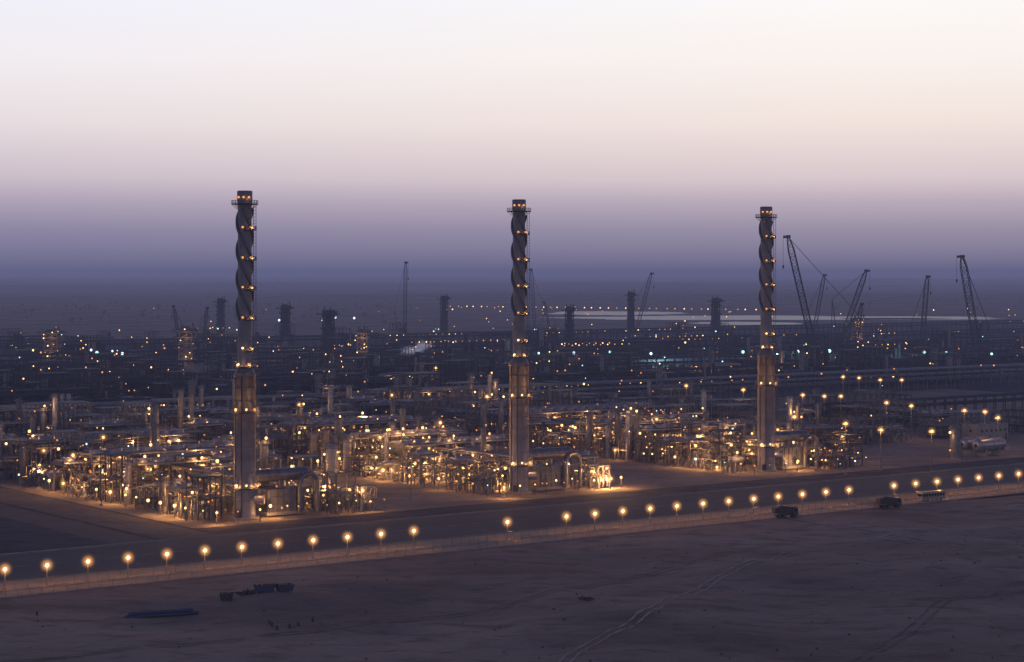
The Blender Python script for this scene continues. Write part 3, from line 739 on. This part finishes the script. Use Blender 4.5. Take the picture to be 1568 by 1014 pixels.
# ---------------------------------------------------------------- steam plume
def volmat(name,sig,col):
    m=bpy.data.materials.new(name); m.use_nodes=True; nt=m.node_tree; nt.nodes.clear()
    ab=nt.nodes.new('ShaderNodeVolumeAbsorption'); ab.inputs['Color'].default_value=(0,0,0,1); ab.inputs['Density'].default_value=sig
    em=nt.nodes.new('ShaderNodeEmission'); em.inputs['Color'].default_value=(*col,1); em.inputs['Strength'].default_value=sig
    ad=nt.nodes.new('ShaderNodeAddShader'); o_=nt.nodes.new('ShaderNodeOutputMaterial')
    nt.links.new(ab.outputs[0],ad.inputs[0]); nt.links.new(em.outputs[0],ad.inputs[1]); nt.links.new(ad.outputs[0],o_.inputs['Volume'])
    try: m.cycles.emission_sampling='NONE'
    except Exception: pass
    return m
SM=palmat(volmat('steam',.16,(.30,.30,.42)))  # pale emission built into the steam stands in for light scattered by it
b=MB(); N1,N2=30,16; vs=[]
for j in range(N2+1):
    for i in range(N1):
        a=2*math.pi*i/N1; t=math.pi*j/N2; d=Vector((math.sin(t)*math.cos(a),math.sin(t)*math.sin(a),math.cos(t)))
        k=1+1.0*noise.noise(d*2.6+Vector((3,1,4)))+.6*noise.noise(d*6)
        vs.append((d.x*8*k+d.z*8,d.y*3.5*k,d.z*4.5*k))
b.add(vs,[(j*N1+i,(j+1)*N1+i,(j+1)*N1+(i+1)%N1,j*N1+(i+1)%N1) for j in range(N2) for i in range(N1)],SM,True)
b.obj('steam_plume',loc=(-72,1500,18))
# ---------------------------------------------------------------- haze (air light + extinction)
HZ=palmat(volmat('dusk_haze',1/9500.,(.118,.122,.235))); b=MB(); b.box(0,27000,55,88000,60000,130,HZ); b.obj('haze')

# ---------------------------------------------------------------- world
w=bpy.data.worlds.new('World'); sc.world=w; w.use_nodes=True; nt=w.node_tree; nt.nodes.clear()
tc=nt.nodes.new('ShaderNodeTexCoord'); sp=nt.nodes.new('ShaderNodeSeparateXYZ'); nt.links.new(tc.outputs['Generated'],sp.inputs[0])
def srgb(c): return [((x/255)/12.92 if x/255<=.04045 else ((x/255+.055)/1.055)**2.4) for x in c]
mr=nt.nodes.new('ShaderNodeMath'); mr.operation='MULTIPLY'; mr.inputs[1].default_value=2.0; nt.links.new(sp.outputs['Z'],mr.inputs[0])
def ramp(st):
    r=nt.nodes.new('ShaderNodeValToRGB'); cr_=r.color_ramp
    while len(cr_.elements)<len(st): cr_.elements.new(.5)
    for e,(p,c) in zip(cr_.elements,st): e.position=p
    for e,(p,c) in zip(cr_.elements,st): e.color=(*c,1)
    nt.links.new(mr.outputs[0],r.inputs[0]); return r
S=srgb
low=[(0,S((128,122,148))),(.012,S((134,127,152))),(.042,S((160,150,171))),(.070,S((192,177,190))),(.094,S((224,206,210))),(.15,S((247,232,225))),(.21,S((253,245,240))),(.275,S((254,252,252)))]
left=[(0,S((118,116,150))),(.012,S((124,121,153))),(.042,S((148,141,169))),(.070,S((180,168,188))),(.094,S((210,196,206))),(.15,S((236,226,229))),(.21,S((244,240,245))),(.275,S((240,242,252)))]
hi=[(.34,(.56,.58,.74)),(.42,(.26,.275,.41)),(.6,(.11,.12,.215)),(1,(.066,.073,.155))]
r1=ramp(low+hi); r2=ramp(left+hi)
ax=nt.nodes.new('ShaderNodeMapRange'); ax.inputs['From Min'].default_value=-.26; ax.inputs['From Max'].default_value=.16; nt.links.new(sp.outputs['X'],ax.inputs['Value'])
mx=nt.nodes.new('ShaderNodeMix'); mx.data_type='RGBA'; nt.links.new(ax.outputs[0],mx.inputs['Factor']); nt.links.new(r2.outputs[0],mx.inputs['A']); nt.links.new(r1.outputs[0],mx.inputs['B'])
b1=nt.nodes.new('ShaderNodeBackground'); nt.links.new(mx.outputs['Result'],b1.inputs['Color'])
sk=nt.nodes.new('ShaderNodeTexSky'); sk.sky_type='NISHITA'; sk.sun_disc=False; sk.sun_elevation=math.radians(-1.5); sk.sun_rotation=math.radians(180)
b2=nt.nodes.new('ShaderNodeBackground'); nt.links.new(sk.outputs[0],b2.inputs['Color']); b2.inputs['Strength'].default_value=.05
ad=nt.nodes.new('ShaderNodeAddShader'); o_=nt.nodes.new('ShaderNodeOutputWorld'); nt.links.new(b1.outputs[0],ad.inputs[0]); nt.links.new(b2.outputs[0],ad.inputs[1]); nt.links.new(ad.outputs[0],o_.inputs[0])

cd=bpy.data.cameras.new('camera'); cam=bpy.data.objects.new('camera',cd); COL.objects.link(cam); sc.camera=cam
cam.location=(0,0,75); cam.rotation_euler=(math.radians(90),0,0); cd.lens=70; cd.sensor_width=36; cd.shift_y=-89/1568
cd.clip_start=1; cd.clip_end=100000
